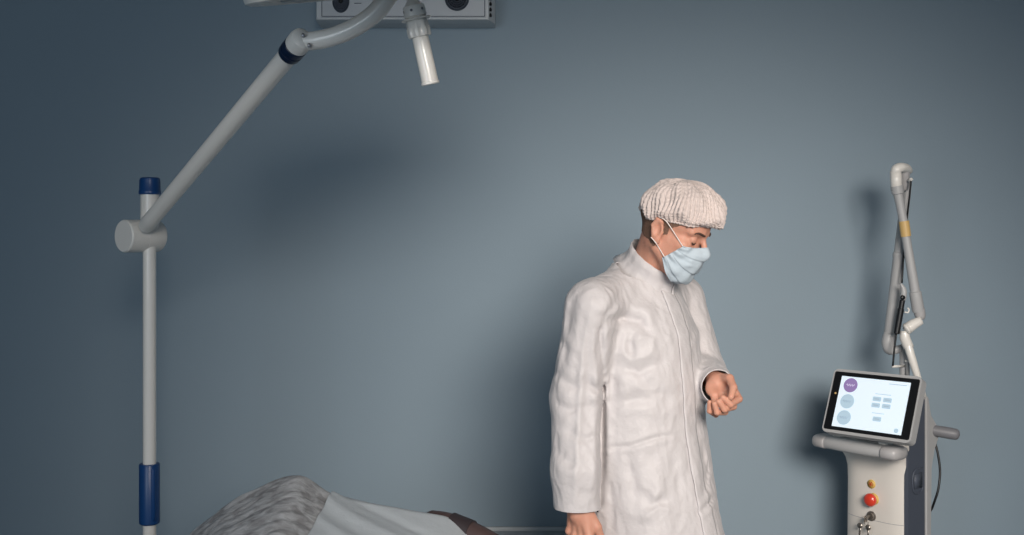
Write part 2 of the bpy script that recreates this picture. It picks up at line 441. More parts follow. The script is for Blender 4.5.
# straight arm
a0 = dc+Vector((0.0, -0.062, 0.016)); a0 = W(146, 226, PY-0.055); a1 = W(291, 52, 2.36)
ad = (a1-a0).normalized(); al = (a1-a0).length
bm = B(); lathe(bm, a0-ad*0.006, ad, [(0, 0.012), (0.004, 0.0205), (0.02, 0.0225), (0.08, 0.0225), (0.083, 0.0215), (al, 0.0215)], 36); link('lower_arm', bm, M['white'], lamp, auto=35)
cb = W(289, 54.5, 2.37)
bm = B(); lathe(bm, cb, ad, [(0, 0.022), (0.001, 0.0250), (0.016, 0.0262), (0.017, 0.0235), (0.019, 0.0235), (0.020, 0.0262), (0.036, 0.0262), (0.038, 0.024)], 36)
link('swivel_collar', bm, M['darknavy'], lamp, auto=35, label='dark navy collar')
e0 = cb+ad*0.038
bm = B(); lathe(bm, e0, ad, [(0, 0.0235), (0.002, 0.0258), (0.022, 0.0262), (0.032, 0.024), (0.038, 0.016), (0.040, 0)], 36)
jh = link('elbow_joint', bm, M['white'], lamp, auto=35)
# curved arm
ca = [W(300, 42, 2.33), W(319, 40, 2.32), W(339, 34.5, 2.31), W(358, 25.5, 2.30), W(376, 12, 2.29), W(391, -8, 2.28), W(404, -32, 2.275), W(411, -60, 2.27)]
bm = B(); tube(bm, ca, [0.019, 0.0195, 0.0195, 0.0195, 0.0195, 0.0195, 0.0195, 0.0195], 28, smooth=8); link('curved_arm', bm, M['white'], lamp)
bm = B()
for (px, py) in ((303, 35), (309, 45)):
    p = W(px, py, 2.30); lathe(bm, p, (0.1, -1, 0.1), [(-0.01, 0.004), (0.001, 0.004), (0.0015, 0.0015)], 12)
link('joint_screws', bm, M['steel'], lamp)
# lamp head: shallow disc seen nearly edge-on, mostly above the frame
hc = W(404, -12, 2.27); hax = (Vector((0.115, 0.20, -0.97))).normalized()
lh = empty('lamp_head', (0, 0, 0)); lh.parent = lamp; lh.location = hc-lamp.location
R0 = 0.325
bm = B(); lathe(bm, hc, hax, [(-0.085, 0.0), (-0.083, 0.10), (-0.07, 0.20), (-0.045, 0.29), (-0.025, R0-0.006), (-0.012, R0), (-0.002, R0-0.002), (0.002, R0-0.012), (0.001, R0-0.025), (-0.006, R0-0.028), (-0.006, 0.0)], 96)
link('shade', bm, M['white'], lh, auto=35)
for q in range(6):
    a = q*PI/3+0.35; x_, y_, z_ = frame(hax)
    c = hc+(x_*math.cos(a)+y_*math.sin(a))*0.19
    bm = B(); lathe(bm, c, hax, [(-0.006, 0.062), (0.0, 0.062), (0.002, 0.058), (-0.002, 0.054), (0.001, 0.03), (0.002, 0)], 40)
    link('lens', bm, M['unit'], lh, auto=35)
# handle: axis in photo from (412,0) to (430,84)
h0 = W(409, -14, 2.27); h1 = W(430.5, 84, 2.29); hd = (h1-h0).normalized(); u = (h1-h0).length/98.0
def hp(y): return (y+14)*u
bm = B(); lathe(bm, h0, hd, [(0, 0.016), (hp(0), 0.0105), (hp(5), 0.0185), (hp(6), 0.0225), (hp(15), 0.0235), (hp(16), 0.0235), (hp(17), 0.020), (hp(18), 0.0235)], 36)
hn = link('handle_mount', bm, M['white'], lh, auto=30)
bm = B(); lathe(bm, h0, hd, [(hp(18), 0.018), (hp(18.2), 0.030), (hp(19), 0.0318), (hp(20), 0.0300), (hp(20.4), 0.018)], 40)
link('handle_flange', bm, M['white'], lh, auto=30)
bm = B(); x_, y_, z_ = frame(hd); rings = []
for (yy, r) in ((20.3, 0.0205), (21.5, 0.0225), (27, 0.0225), (28, 0.0235), (34, 0.0235), (36.5, 0.0225), (37, 0.016)):
    rings.append([h0+hd*hp(yy)+(x_*math.cos(2*PI*k/48)+y_*math.sin(2*PI*k/48))*(r+(0.0011*math.copysign(1, math.sin(8*2*PI*k/48+0.3)) if yy > 24 and yy < 36.6 else 0)) for k in range(48)])
loft(bm, rings); link('grip_nut', bm, M['white'], lh, auto=35)
bm = B(); lathe(bm, h0, hd, [(hp(36), 0.0160), (hp(38), 0.0172), (hp(81.5), 0.0178), (hp(82), 0.0192), (hp(84), 0.0192), (hp(84.5), 0.018), (hp(84.5), 0)], 36)
link('handle', bm, M['white'], lh, auto=30)
bm = B()
for q in range(6):
    a = q*PI/3+0.2; p = h0+hd*hp(10.5)+(x_*math.cos(a)+y_*math.sin(a))*0.0215
    lathe(bm, p, (x_*math.cos(a)+y_*math.sin(a)), [(0, 0.0028), (0.0022, 0.0028), (0.0022, 0)], 12)
link('mount_screws', bm, M['gripdark'], lh)
# base with five legs on castors
bm = B(); lathe(bm, (pb.x, PY, 0.085), (0, 0, 1), [(0, 0.05), (0.03, 0.055), (0.06, 0.04), (0.07, 0.026), (0.09, 0.024)], 36); link('base_hub', bm, M['white'], lamp, auto=40)
for q in range(5):
    a = q*2*PI/5+0.3; dx, dy = math.cos(a), math.sin(a)
    bm = B(); tube(bm, [(pb.x+dx*0.03, PY+dy*0.03, 0.115), (pb.x+dx*0.2, PY+dy*0.2, 0.10), (pb.x+dx*0.30, PY+dy*0.30, 0.085)], [0.02, 0.017, 0.013], 14, smooth=4)
    lg = link('leg', bm, M['white'], lamp)
    bm = B(); lathe(bm, (pb.x+dx*0.30-dy*0.012, PY+dy*0.30+dx*0.012, 0.03), (dy, -dx, 0), [(0, 0.026), (0.003, 0.03), (0.021, 0.03), (0.024, 0.026)], 24)
    tube(bm, [(pb.x+dx*0.30, PY+dy*0.30, 0.03), (pb.x+dx*0.30, PY+dy*0.30, 0.085)], 0.007, 10)
    link('castor', bm, M['black'], lg, auto=40)

# ================================================================== COUCH WITH SHEETS
KX = [(188, 536), (212, 517), (234, 501), (255, 492), (275, 482), (290, 476.5), (299, 475.5), (306, 478), (318, 488), (333, 497.5), (350, 504), (370, 509.5), (395, 513.5), (420, 518), (440, 521), (455, 525), (468, 534), (480, 545)]
YR = 3.0
kx = np.array([(a-512)*YR/FPX for a, b in KX]); kz = np.array([CAMZ-(b-HY)*YR/FPX for a, b in KX])
def hz(x, y, off=0.0):
    z = np.interp(x, kx, kz)
    z = z-np.where(x < kx[0], (kx[0]-x)*1.6, 0)-np.where(x > kx[-1], (x-kx[-1])*2.5, 0)
    base = 0.60
    t = np.clip((YR-y)/1.3, 0, 1)
    zf = z*(1-t)**1.15+base*(1-(1-t)**1.15)
    back = np.clip((y-YR)/0.16, 0, 1)
    return zf-0.20*back**2-off
def hsm(x, y, off=0.0):
    return sum(hz(x+dx, y, off)*w for dx, w in ((-0.022, .15), (-0.011, .2), (0, .3), (0.011, .2), (0.022, .15)))
couch = empty('treatment_couch', (-0.49, 2.3, 0), label='brown leather treatment couch with raised backrest under the grey sheets', cat='couch')
bx0, bx1, by0, by1 = -0.86, -0.13, 1.75, 3.10
nu, nv = 60, 40
xs = np.linspace(bx0, bx1, nu); ys = np.linspace(by0, by1, nv)
X, Y_ = np.meshgrid(xs, ys, indexing='ij')
T = hsm(X, Y_, 0.022); Bt = np.minimum(T-0.09, 0.62)*0+T-0.11
ed = np.minimum(np.minimum(X-bx0, bx1-X), np.minimum(Y_-by0, by1-Y_)); T = T-0.03*np.exp(-(ed/0.015)**2)
bm = bmesh.new()
vt = [[bm.verts.new((X[i, j], Y_[i, j], T[i, j])) for j in range(nv)] for i in range(nu)]
vb = [[bm.verts.new((X[i, j], Y_[i, j], Bt[i, j])) for j in range(nv)] for i in range(nu)]
for i in range(nu-1):
    for j in range(nv-1):
        bm.faces.new((vt[i][j], vt[i+1][j], vt[i+1][j+1], vt[i][j+1])); bm.faces.new((vb[i][j], vb[i][j+1], vb[i+1][j+1], vb[i+1][j]))
for i in range(nu-1):
    bm.faces.new((vt[i][0], vb[i][0], vb[i+1][0], vt[i+1][0])); bm.faces.new((vt[i][-1], vt[i+1][-1], vb[i+1][-1], vb[i][-1]))
for j in range(nv-1):
    bm.faces.new((vt[0][j], vt[0][j+1], vb[0][j+1], vb[0][j])); bm.faces.new((vt[-1][j], vb[-1][j], vb[-1][j+1], vt[-1][j+1]))
link('backrest', bm, M['leather'], couch)
bm = B(); box(bm, (-0.495, 1.48, 0.53), (0.72, 0.56, 0.12), bev=0.035, seg=4); link('seat', bm, M['leather'], couch)
bm = B(); box(bm, (-0.495, 2.05, 0.42), (0.50, 1.5, 0.07), bev=0.01); link('bed_frame', bm, M['white'], couch, auto=40)
bm = B(); box(bm, (-0.495, 1.95, 0.22), (0.24, 0.40, 0.36), bev=0.03); link('pedestal', bm, M['white'], couch, auto=40)
bm = B(); box(bm, (-0.495, 1.95, 0.035), (0.46, 0.95, 0.07), bev=0.02); link('base', bm, M['white'], couch, auto=40)
bm = B(); tube(bm, [(-0.495, 2.6, 0.42), (-0.495, 2.84, 0.62), (-0.495, 2.9, 0.74)], 0.02, 12); link('backrest_support', bm, M['steel'], couch)
# armrest: brown padded bar, rounded end up left, with a dark strap round it
am = [W(431, 519, 3.06), W(446, 522.5, 3.03), W(466, 530, 3.00), W(491, 543, 2.96), W(530, 570, 2.90), W(548, 600, 2.86)]
am[-1] = Vector((0.055, 2.85, 0.60))
bm = B(); tube(bm, am, [0.024, 0.028, 0.029, 0.029, 0.029, 0.025], 24, smooth=8)
# rounded tip
lathe(bm, am[0], (am[1]-am[0]), [(-0.022, 0), (-0.019, 0.010), (-0.012, 0.0175), (-0.004, 0.0220), (0.004, 0.0245), (0.01, 0.025)], 24)
ar = link('armrest', bm, M['leather'], couch)
bm = B(); a_, b_ = W(451, 524.5, 3.022), W(471, 532.5, 2.993); tube(bm, [a_, b_], 0.0335, 28)
link('armrest_strap', bm, M['strap'], ar, auto=40, label='dark strap wrapped round the armrest')
bm = B(); tube(bm, [(0.055, 2.85, 0.61), (0.03, 2.84, 0.45), (-0.25, 2.70, 0.42)], 0.016, 12, smooth=5); link('armrest_bracket', bm, M['steel'], ar)
# sheets
def sheet(name, x0, x1, y0, y1, n, m_, off, m, label, wr):
    xs = np.linspace(0, 1, n); ys = np.linspace(0, 1, m_)
    U, V = np.meshgrid(xs, ys, indexing='ij')
    Y2 = y0+(y1-y0)*V
    X2 = x0(Y2)+(x1(Y2)-x0(Y2))*U
    P = np.stack([X2, Y2, X2*0], -1).reshape(-1, 3)
    Z = hsm(X2, Y2, off)+wr(P).reshape(n, m_)
    bm = grid_bm(np.stack([X2, Y2, Z], -1))
    o = link(name, bm, m, origin=((float(X2.mean())), float(Y2.mean()), 0.6), label=label, cat='sheet')
    solid(o, 0.0025, -1); return o
def wr1(P):
    a = noise3(P, (38, 50, 1), 3)*0.0035
    b = np.abs(noise3(P@np.array([[.8, -.6, 0], [.6, .8, 0], [0, 0, 1]]), (30, 70, 1), 5))*0.0035
    return a+b
def wr2(P):
    d = (P[:, 0]+0.30)*0.55+(P[:, 1]-2.85)
    return noise3(P, (9, 12, 1), 9)*0.003+0.007*np.exp(-((d)/0.03)**2)+0.005*np.exp(-((d+0.10)/0.025)**2)-0.004*np.exp(-((d-0.08)/0.02)**2)
seam = lambda y: -0.490-0.10*(3.0-y)
sheet('crinkled_sheet', lambda y: -0.93+0*y, lambda y: seam(y)+0.03, 2.2, 3.13, 190, 300, -0.003, M['crinkle'], 'crinkled grey disposable sheet over the left side of the couch backrest', wr1)
sheet('smooth_sheet', seam, lambda y: -0.098+0*y, 2.2, 3.13, 150, 200, -0.0145, M['sheet'], 'smooth pale disposable sheet over the right side of the couch, beside the armrest', wr2)

# ================================================================== THE MAN
TH = math.radians(48); HT = math.radians(58)
PB = Vector((0.36, 3.1, 0))
F = Vector((math.sin(TH), -math.cos(TH), 0)); Lf = Vector((math.cos(TH), math.sin(TH), 0)); Zu = Vector((0, 0, 1))
def L(f, l, z): return PB+F*f+Lf*l+Zu*z
pit = math.radians(22)
fh = Vector((math.sin(HT), -math.cos(HT), 0)); hl = Vector((math.cos(HT), math.sin(HT), 0))
hf = fh*math.cos(pit)-Zu*math.sin(pit); hu = fh*math.sin(pit)+Zu*math.cos(pit)
HO = Vector((0.431, 2.994, 1.637))
def H(a, b, c): return HO+hf*a+hl*b+hu*c
RH = (hf, hl, hu)
def head_prims(Fd):
    Fd.ell(H(-.004, 0, .052), (.099, .075, .082), .02, RH)
    Fd.ell(H(.040, 0, .045), (.058, .064, .058), .02, RH)
    Fd.ell(H(.042, 0, -.035), (.052, .056, .070), .02, RH)
    Fd.ell(H(.020, 0, -.02), (.055, .064, .06), .02, RH)
    for s in (-1, 1):
        Fd.cone(H(.0, s*.052, -.045), H(.068, s*.020, -.096), .017, .013, .02)
        Fd.ell(H(.062, s*.043, -.014), (.021, .019, .016), .018, RH)
        Fd.cone(H(.091, s*.012, .028), H(.077, s*.046, .029), .0105, .009, .012)
    Fd.ell(H(.083, 0, -.098), (.016, .020, .015), .015, RH)
    for s in (-1, 1):
        Fd.ell(H(.101, s*.031, .010), (.016, .016, .0105), .010, RH, op=-1)
        Fd.ell(H(.0795, s*.032, .008), (.0135, .0135, .0125), .003, RH)
    Fd.cone(H(.095, 0, .018), H(.117, 0, -.020), .0065, .0095, .010)
    for s in (-1, 1): Fd.ell(H(.105, s*.012, -.026), (.010, .007, .007), .006, RH)
    Fd.ell(H(.096, 0, -.052), (.010, .024, .0055), .006, RH); Fd.ell(H(.094, 0, -.063), (.010, .020, .0065), .006, RH)
body = Field()
head_prims(body)
for s in (-1, 1):   # ears
    er = (hf*math.cos(.25)+hu*0.0-hl*s*math.sin(.45)*0.5, hl, hu)
    ea = (hf*.96-hu*.26); eu = (hu*.96+hf*.26)*1.0
    eu = hu*.97-hf*.22; ea = hf*.97+hu*.22
    Fe = (ea, hl, eu)
    body.ell(H(-.006, s*.076, .004), (.0175, .0085, .033), .004, Fe)
    body.ell(H(-.002, s*.0855, .004), (.0105, .0100, .019), .004, Fe, op=-1)
    body.ell(H(.004, s*.0745, -.024), (.0085, .0065, .011), .006, Fe)
    body.cone(H(.004, s*.079, .026), H(-.014, s*.080, .030), .0030, .0034, .004)
    body.cone(H(-.014, s*.080, .030), H(-.022, s*.081, .010), .0034, .0030, .004)
    body.cone(H(-.022, s*.081, .010), H(-.010, s*.078, -.022), .0030, .0028, .004)
    body.ell(H(.010, s*.074, .0), (.004, .005, .006), .003, Fe)
# neck, with the two cords and the throat
body.cone(H(-.022, 0, -.02), L(.010, 0, 1.47), .052, .055, .02)
body.cone(H(-.02, -.036, -.045), L(.055, -.02, 1.475), .015, .012, .02)
body.cone(H(-.02, .040, -.045), L(.055, .02, 1.475), .015, .012, .02)
body.cone(H(.035, 0, -.085), L(.06, 0, 1.47), .018, .016, .03)
# trunk and legs
body.ell(L(-.01, 0, 1.28), (.085, .135, .18), .04, (F, Lf, Zu)); body.ell(L(.01, 0, 1.08), (.095, .13, .2), .05, (F, Lf, Zu)); body.ell(L(0, 0, .94), (.11, .155, .12), .05, (F, Lf, Zu))
body.cone(L(0, -.13, 1.43), L(0, .13, 1.43), .045, .045, .05)
for s in (-1, 1):
    body.cone(L(0, s*.09, .9), L(.015, s*.10, .50), .085, .055, .04)
    body.cone(L(.015, s*.10, .50), L(-.015, s*.10, .38), .055, .058, .03)
    body.cone(L(-.015, s*.10, .38), L(-.015, s*.10, .09), .058, .037, .03)
    body.cone(L(-.035, s*.10, .05), L(.13, s*.12, .035), .034, .026, .03)
# joints of the arms
RS = L(0.0, -.218, 1.437); RE = W(577, 398, 2.95); RW = W(578.5, 503, 2.88)
LS = L(0.0, .205, 1.435); LE = W(702, 374, 3.20); LW = W(715.5, 381, 3.01)
body.cone(RS, RE, .045, .038, .03); body.cone(RE, RW+(RW-RE)*0.0, .040, .027, .02)
body.cone(LS, LE, .045, .036, .03); body.cone(LE, LW, .032, .025, .02)
nails = []
def finger(js, rs, k=.0045):
    for i in range(len(js)-1):
        body.cone(js[i], js[i+1], rs[i], rs[i+1], k)
    d = (js[-1]-js[-2]).normalized(); nails.append((js, d))
# right hand, hanging, loosely curled, back of the hand to the camera
D = Vector((0.03, -0.06, -1)).normalized(); Tn = F.copy(); Pn = Lf.copy()
body.cone(RW, RW+D*.03, .029, .027, .01)
for i, (t, ln, r) in enumerate(((.033, .084, .0112), (.011, .088, .0114), (-.011, .084, .0108), (-.031, .077, .0098))):
    mcp = RW+D*ln+Tn*t
    body.cone(RW+D*.015+Tn*t*.55, mcp, .0155, r+.0012, .010)
    body.ell(mcp-Pn*.004, (r+.002,)*3, .004)
    pip = mcp+(D*.80+Pn*.60)*.042*(1 if i < 3 else .85)
    dip = pip+(D*.30+Pn*.95)*.027*(1 if i < 3 else .85)
    tip = dip+(D*-.35+Pn*.93)*.020
    finger([mcp, pip, dip, tip], [r-.0008, r-.0012, r-.002, r-.0030])
    # tendon
    body.cone(RW+D*.02+Tn*t*.4-Pn*.012, mcp-Pn*.006, .003, .0035, .008)
tm = [RW+D*.022+Tn*.022+Pn*.010, RW+D*.058+Tn*.043+Pn*.020, RW+D*.088+Tn*.046+Pn*.030, RW+D*.112+Tn*.038+Pn*.036]
body.cone(tm[0], tm[1], .016, .0125, .012); finger(tm[1:], [.0120, .0108, .0085])
# left hand, fingers curled back over the palm, forearm towards the camera
LWc = LW
fj = [
 ((731, 385.5, 2.975), (739.0, 399.0, 2.935), (730.5, 404.5, 2.905), (723.0, 397.5, 2.900), .0098),
 ((727, 389.5, 2.975), (733.5, 406.5, 2.935), (724.5, 409.5, 2.905), (718.8, 401.5, 2.900), .0095),
 ((721, 391.5, 2.980), (725.0, 412.0, 2.940), (717.0, 412.5, 2.910), (714.0, 403.5, 2.905), .0090),
 ((714, 392.0, 2.985), (715.8, 414.5, 2.955), (709.5, 411.0, 2.925), (709.5, 402.0, 2.918), .0082)]
body.cone(LW, W(717, 384, 2.985), .025, .023, .012)
for a, b, c, d, r in fj:
    a, b, c, d = W(*a), W(*b), W(*c), W(*d)
    body.cone(W(717, 382, 2.99), a, .018, r+.003, .010)
    body.cone(a, b, r+.0022, r, .003)
    body.cone(b, c, r, r-.0008, .0025); body.cone(c, d, r-.0008, r-.0022, .0025)
    nails.append(([a, b, c, d], (d-c).normalized()))
tj = [W(722, 379, 2.985), W(729.5, 378.5, 2.945), W(733.5, 387.5, 2.915), W(731.0, 397.0, 2.897)]
body.cone(tj[0], tj[1], .016, .0125, .010); body.cone(tj[1], tj[2], .0115, .0105, .003); body.cone(tj[2], tj[3], .0105, .0080, .003)
body.ell(W(710, 388, 2.985), (.013, .013, .020), .01)      # heel of the palm on the little finger side

def ground_bounds(c, r): return c
v, f = body.mesh((-0.02, 2.70, 0.0), (0.80, 3.42, 1.80), 0.0026)
print('body', len(v))
bm = np_bm(v, f, 1)
man = link('person', bm, M['skin'], origin=PB, label='man in white disposable gown, hair cap and pale blue mask, standing, looking down', cat='person')
man.rotation_euler = (0, 0, 0)

# eyelashes / brows
def onhead(a, b, c, off):
    """point on head surface found along direction from the head axis, head-local"""
    o = H(0.03, 0, c); d = (H(a, b, c)-o).normalized()
    p = body.march([V3(o)], [V3(d)], off, start=0.16)[0]; return Vector(p)
for s in (-1, 1):
    bm = B()
    pts = [onhead(.09, s*y_, z_, .0015) for y_, z_ in ((.012, .027), (.022, .029), (.034, .031), (.045, .030), (.051, .026))]
    tube(bm, pts, [.002, .0030, .0030, .002, .0010], 10, smooth=5); link('eyebrow', bm, M['brow'], man)
    bm = B()
    pts = [onhead(.09, s*y_, z_, .0008) for y_, z_ in ((.020, .001), (.026, -.0015), (.033, -.0022), (.040, -.001), (.046, .0025))]
    tube(bm, pts, [.0010, .0018, .0022, .0020, .0008], 8, smooth=5); link('eyelashes', bm, M['brow'], man)

# hair: close-cropped shell on the head where the cap leaves it bare
hd_ = Field(); head_prims(hd_)
hd_.cone(H(-.022, 0, -.02), L(.010, 0, 1.47), .052, .055, .02)
hd_.post = lambda P, d: d-0.0022
lo = np.min([V3(H(a, b, c)) for a in (-.12, .12) for b in (-.09, .09) for c in (-.10, .15)], 0); hi = np.max([V3(H(a, b, c)) for a in (-.12, .12) for b in (-.09, .09) for c in (-.10, .15)], 0)
v, f = hd_.mesh(lo, hi, 0.0026, 12)
q = (v-V3(HO))@np.array([V3(hf), V3(hl), V3(hu)]).T
nz = noise3(v, (160, 160, 160), 2)*.003
ok = ((q[:, 0] < .004) & (q[:, 2] > -.030-.25*(q[:, 0]+.06)+nz)) | ((q[:, 2] > .018+nz+np.maximum(0, q[:, 0]-.03)*0.8) & (q[:, 0] < .055+nz)) | ((np.abs(q[:, 0]-.016+nz) < .010) & (q[:, 2] > -.006+nz))
ok &= q[:, 2] < .058
f = f[ok[f].all(1)]
used = np.unique(f); remap = -np.ones(len(v), int); remap[used] = np.arange(len(used))
link('hair', np_bm(v[used], remap[f], 1), M['hair'], man)

# ---- bouffant cap
capc = H(.004, 0, .052)
cu = (hu*math.cos(.22)+(-hf)*math.sin(.22)).normalized(); cu = (Zu*.93+fh*.16).normalized()
cf = (fh-cu*fh.dot(cu)).normalized(); cl = cu.cross(cf)
cc = Vector((W(682.5, 212, 2.985)))
NP, NT = 900, 90
ph = np.linspace(0, 2*PI, NP, endpoint=False); tt = np.linspace(0, 1, NT)
PH, TT = np.meshgrid(ph, tt, indexing='ij')
# polar angle from the crown: to slightly past the equator, then tucked back in to the elastic edge
pol = TT*math.radians(125)
ra, rb, rc = .117, .105, .088
sx = np.sin(pol)**0.86; szz = np.sign(np.cos(pol))*np.abs(np.cos(pol))**1.0
lowr = np.where(szz < 0, 0.52, 1.0)
base = np.stack([np.cos(PH)*sx*ra, np.sin(PH)*sx*rb, szz*rc*lowr], -1)
env = np.clip(TT*1.6, 0, 1)
wob = 2.2*np.sin(PH*3+TT*5)+1.3*np.sin(PH*7+TT*14+1)
pl = np.sin(PH*58+wob)*(.0012+.0020*TT**2)*env
crk = .0011*np.sin(TT*85+2.5*np.sin(PH*9)+1.5*np.sin(PH*23))*np.sin(PH*23+wob*.5)
big = .0060*np.sin(PH*5+TT*6+.5)*np.sin(TT*7+1)+.0030*np.sin(PH*11-TT*9+2)
drop = .007*np.exp(-((PH-0.25)/.5)**2)*0
nrm = base/np.linalg.norm(base, axis=-1, keepdims=True)
Pc = base+nrm*(pl+(crk+big)*np.clip(TT*4, 0, 1))[..., None]
# front bulges forward and drops a little, crown slightly flattened towards the back
fx = np.clip(Pc[..., 0]/ra, -1, 1)
Pc[..., 2] += -0.008*np.clip(fx, 0, 1)**2*(Pc[..., 2] > -.02) - 0.004*np.clip(-fx, 0, 1)**2
Wd = V3(cc)+Pc[..., :1]*V3(cf)+Pc[..., 1:2]*V3(cl)+Pc[..., 2:]*V3(cu)
bm = grid_bm(Wd, closed_u=True)
cap = link('hair_cap', bm, M['cap'], man); solid(cap, 0.0012, -1)
bm = B(); rim = Wd[:, -1]; tube(bm, [Vector(rim[i]) for i in range(0, NP, 6)]+[Vector(rim[0])], .0028, 8); link('cap_elastic', bm, M['cap'], man)

# ---- mask
mk = Field(); head_prims(mk)
mk.ell(H(.060, 0, -.042), (.054, .048, .050), .02, RH); mk.ell(H(.050, 0, -.080), (.048, .050, .040), .02, RH)
nS, nT_ = 61, 61
s_ = np.linspace(-1, 1, nS); t_ = np.linspace(0, 1, nT_)
SS, TT = np.meshgrid(s_, t_, indexing='ij')
zt_ = -.000-.014*SS**2; zb_ = -.122+.058*np.abs(SS)**2.2
amax = np.radians(39+24*TT)
mc = H(.018, 0, -.052)
edge = np.abs(SS)
ex_top = .112-.040*edge**1.6; ey_ = .060*np.sin(SS*PI/2); ez_top = -.004-.011*edge**1.5
ex_bot = .078-.048*edge**1.8; ez_bot = -.138+.074*edge**1.9
mid = np.sin(PI*TT)
TX = ex_top+(ex_bot-ex_top)*TT+.010*mid*(1-edge**2); TY = ey_; TZ = ez_top+(ez_bot-ez_top)*TT
pD = []; pO = []
for a, b, c in zip(TX.ravel(), TY.ravel(), TZ.ravel()):
    pO.append(V3(mc)); pD.append(V3((H(a, b, c)-mc).normalized()))
Pm = mk.march(pO, pD, .0035, start=.2)
saw = lambda x: (x*4 % 1.0)
pd_ = (saw(TT.ravel()*0.9)-.5)*.0045*(1-np.abs(SS.ravel())**6)+.0022*np.sin(TT.ravel()*26+SS.ravel()*9)*np.abs(SS.ravel())**1.5+.0012*np.sin(SS.ravel()*17+TT.ravel()*8)
Pm = Pm+np.array(pD)*pd_[:, None]
bm = grid_bm(Pm.reshape(nS, nT_, 3))
mo = link('face_mask', bm, M['mask'], man, label='pale blue pleated surgical mask'); solid(mo, .0015, 1)
Pg = Pm.reshape(nS, nT_, 3)
for s, i in ((-1, 0), (1, nS-1)):
    bm = B(); tube(bm, [Vector(Pg[i, 1]), H(.04, s*.0700, .012), H(.012, s*.083, .034), H(-.012, s*.086, .038)], .0014, 8, smooth=8)
    tube(bm, [Vector(Pg[i, nT_-8]), H(.016, s*.068, -.044), H(.004, s*.0815, -.030), H(-.012, s*.083, -.022)], .0014, 8, smooth=8)
    link('ear_loop', bm, M['loop'], mo)
bm = B(); tube(bm, [Vector(Pg[i, 0]) for i in range(0, nS, 3)], .0014, 8); tube(bm, [Vector(Pg[i, -1]) for i in range(0, nS, 3)], .0014, 8)
link('mask_binding', bm, M['mask'], mo)

# ---- gown
gw = Field()
zt_tab = np.array([.40, .60, .80, .95, 1.10, 1.22, 1.35, 1.43, 1.49, 1.54])
a_tab = np.array([.250, .232, .205, .195, .190, .183, .180, .150, .110, .085])
b_tab = np.array([.250, .235, .208, .180, .155, .147, .138, .115, .085, .075])
c_tab = np.array([.045, .045, .034, .022, .02, .02, .015, .005, .005, .005])
def torso(P):
    q = P-V3(PB); fx = q@V3(F); ly = q@V3(Lf); z = q[:, 2]
    a = np.interp(z, zt_tab, a_tab); b = np.interp(z, zt_tab, b_tab); c = np.interp(z, zt_tab, c_tab)
    ang = np.arctan2(fx-c, ly)
    d = (np.sqrt((ly/a)**2+((fx-c)/b)**2)-1)*np.minimum(a, b)
    cap_ = np.maximum(z-1.54, .40-z)
    return np.maximum(d, cap_)
gw.fn(torso, L(0, 0, .97), .66, .02)
gw.cone(L(-.005, -.040, 1.498), RS, .050, .066, .04); gw.cone(L(-.005, .040, 1.498), LS, .050, .066, .04)
gw.cone(L(.005, 0, 1.45), L(.015, 0, 1.53), .072, .060, .03)
gw.cone(RS, RE, .068, .070, .02)
RC = W(578, 508, 2.885); gw.cone(RE, W(577, 470, 2.90), .068, .066, .02); gw.cone(W(577, 470, 2.90), RC+Vector((0, 0, -.07)), .066, .057, .02)
gw.cone(LS, LE, .068, .068, .02)
LC = W(718.5, 387, 2.985); ld = (LC-LE).normalized(); gw.cone(LE, LC+ld*.06, .066, .040, .02)
# creases: polylines measured on the man, each a shallow valley or ridge of the cloth (local coordinates f-l-z are found on the camera-facing side)
CR = []
def crease(pts, amp, w): CR.append((np.array(pts, float), amp, w))
# sleeve (arm at the camera side)
crease([(592, 300), (583, 350), (580, 400), (577, 450), (575, 500)], +.006, 3.0)
crease([(600, 330), (603, 380), (602, 440), (600, 505)], -.018, 3.2)
crease([(604, 318), (598, 345), (594, 372)], -.008, 3.5)
crease([(585, 380), (596, 390), (603, 388)], -.008, 3.5); crease([(556, 372), (568, 384), (582, 388)], -.006, 4)
crease([(556, 402), (570, 410), (590, 406)], -.007, 4); crease([(565, 430), (585, 440), (601, 434)], -.006, 4)
crease([(556, 450), (568, 462), (590, 466)], -.005, 4); crease([(560, 330), (566, 350), (563, 372)], -.005, 4)
crease([(572, 290), (571, 320), (566, 350)], -.005, 4)
# chest and waist
crease([(606, 322), (622, 318), (640, 322), (650, 334)], -.014, 5); crease([(640, 318), (630, 340), (632, 360)], -.008, 4)
crease([(612, 345), (632, 358), (655, 352)], +.004, 5); crease([(620, 366), (640, 372), (660, 362)], -.009, 5)
crease([(606, 350), (612, 380), (610, 410)], -.009, 4.5); crease([(640, 376), (652, 392), (672, 396)], -.006, 5)
crease([(622, 290), (614, 306), (604, 318)], -.008, 4); crease([(640, 285), (650, 300), (668, 312)], -.005, 5)
crease([(604, 448), (630, 446), (655, 438), (676, 434)], -.006, 2.2); crease([(612, 404), (640, 398), (665, 404)], -.006, 5)
crease([(628, 455), (634, 480), (636, 505)], -.008, 4.5); crease([(640, 490), (652, 505), (668, 500)], -.009, 5)
crease([(655, 470), (660, 490), (645, 520)], +.006, 5); crease([(606, 470), (612, 500), (612, 530)], -.006, 5)
crease([(642, 520), (660, 506), (690, 516)], +.004, 3); crease([(700, 445), (706, 470), (703, 500)], -.010, 4)
crease([(697, 514), (708, 504), (714, 496)], -.008, 2.5); crease([(672, 450), (678, 480), (680, 520)], -.005, 5)
crease([(700, 300), (705, 330), (702, 350)], -.012, 3.5); crease([(712, 310), (716, 335), (712, 352)], -.006, 4)
crease([(704, 362), (718, 358), (728, 362)], -.006, 3); crease([(690, 300), (696, 320), (694, 340)], -.005, 4)
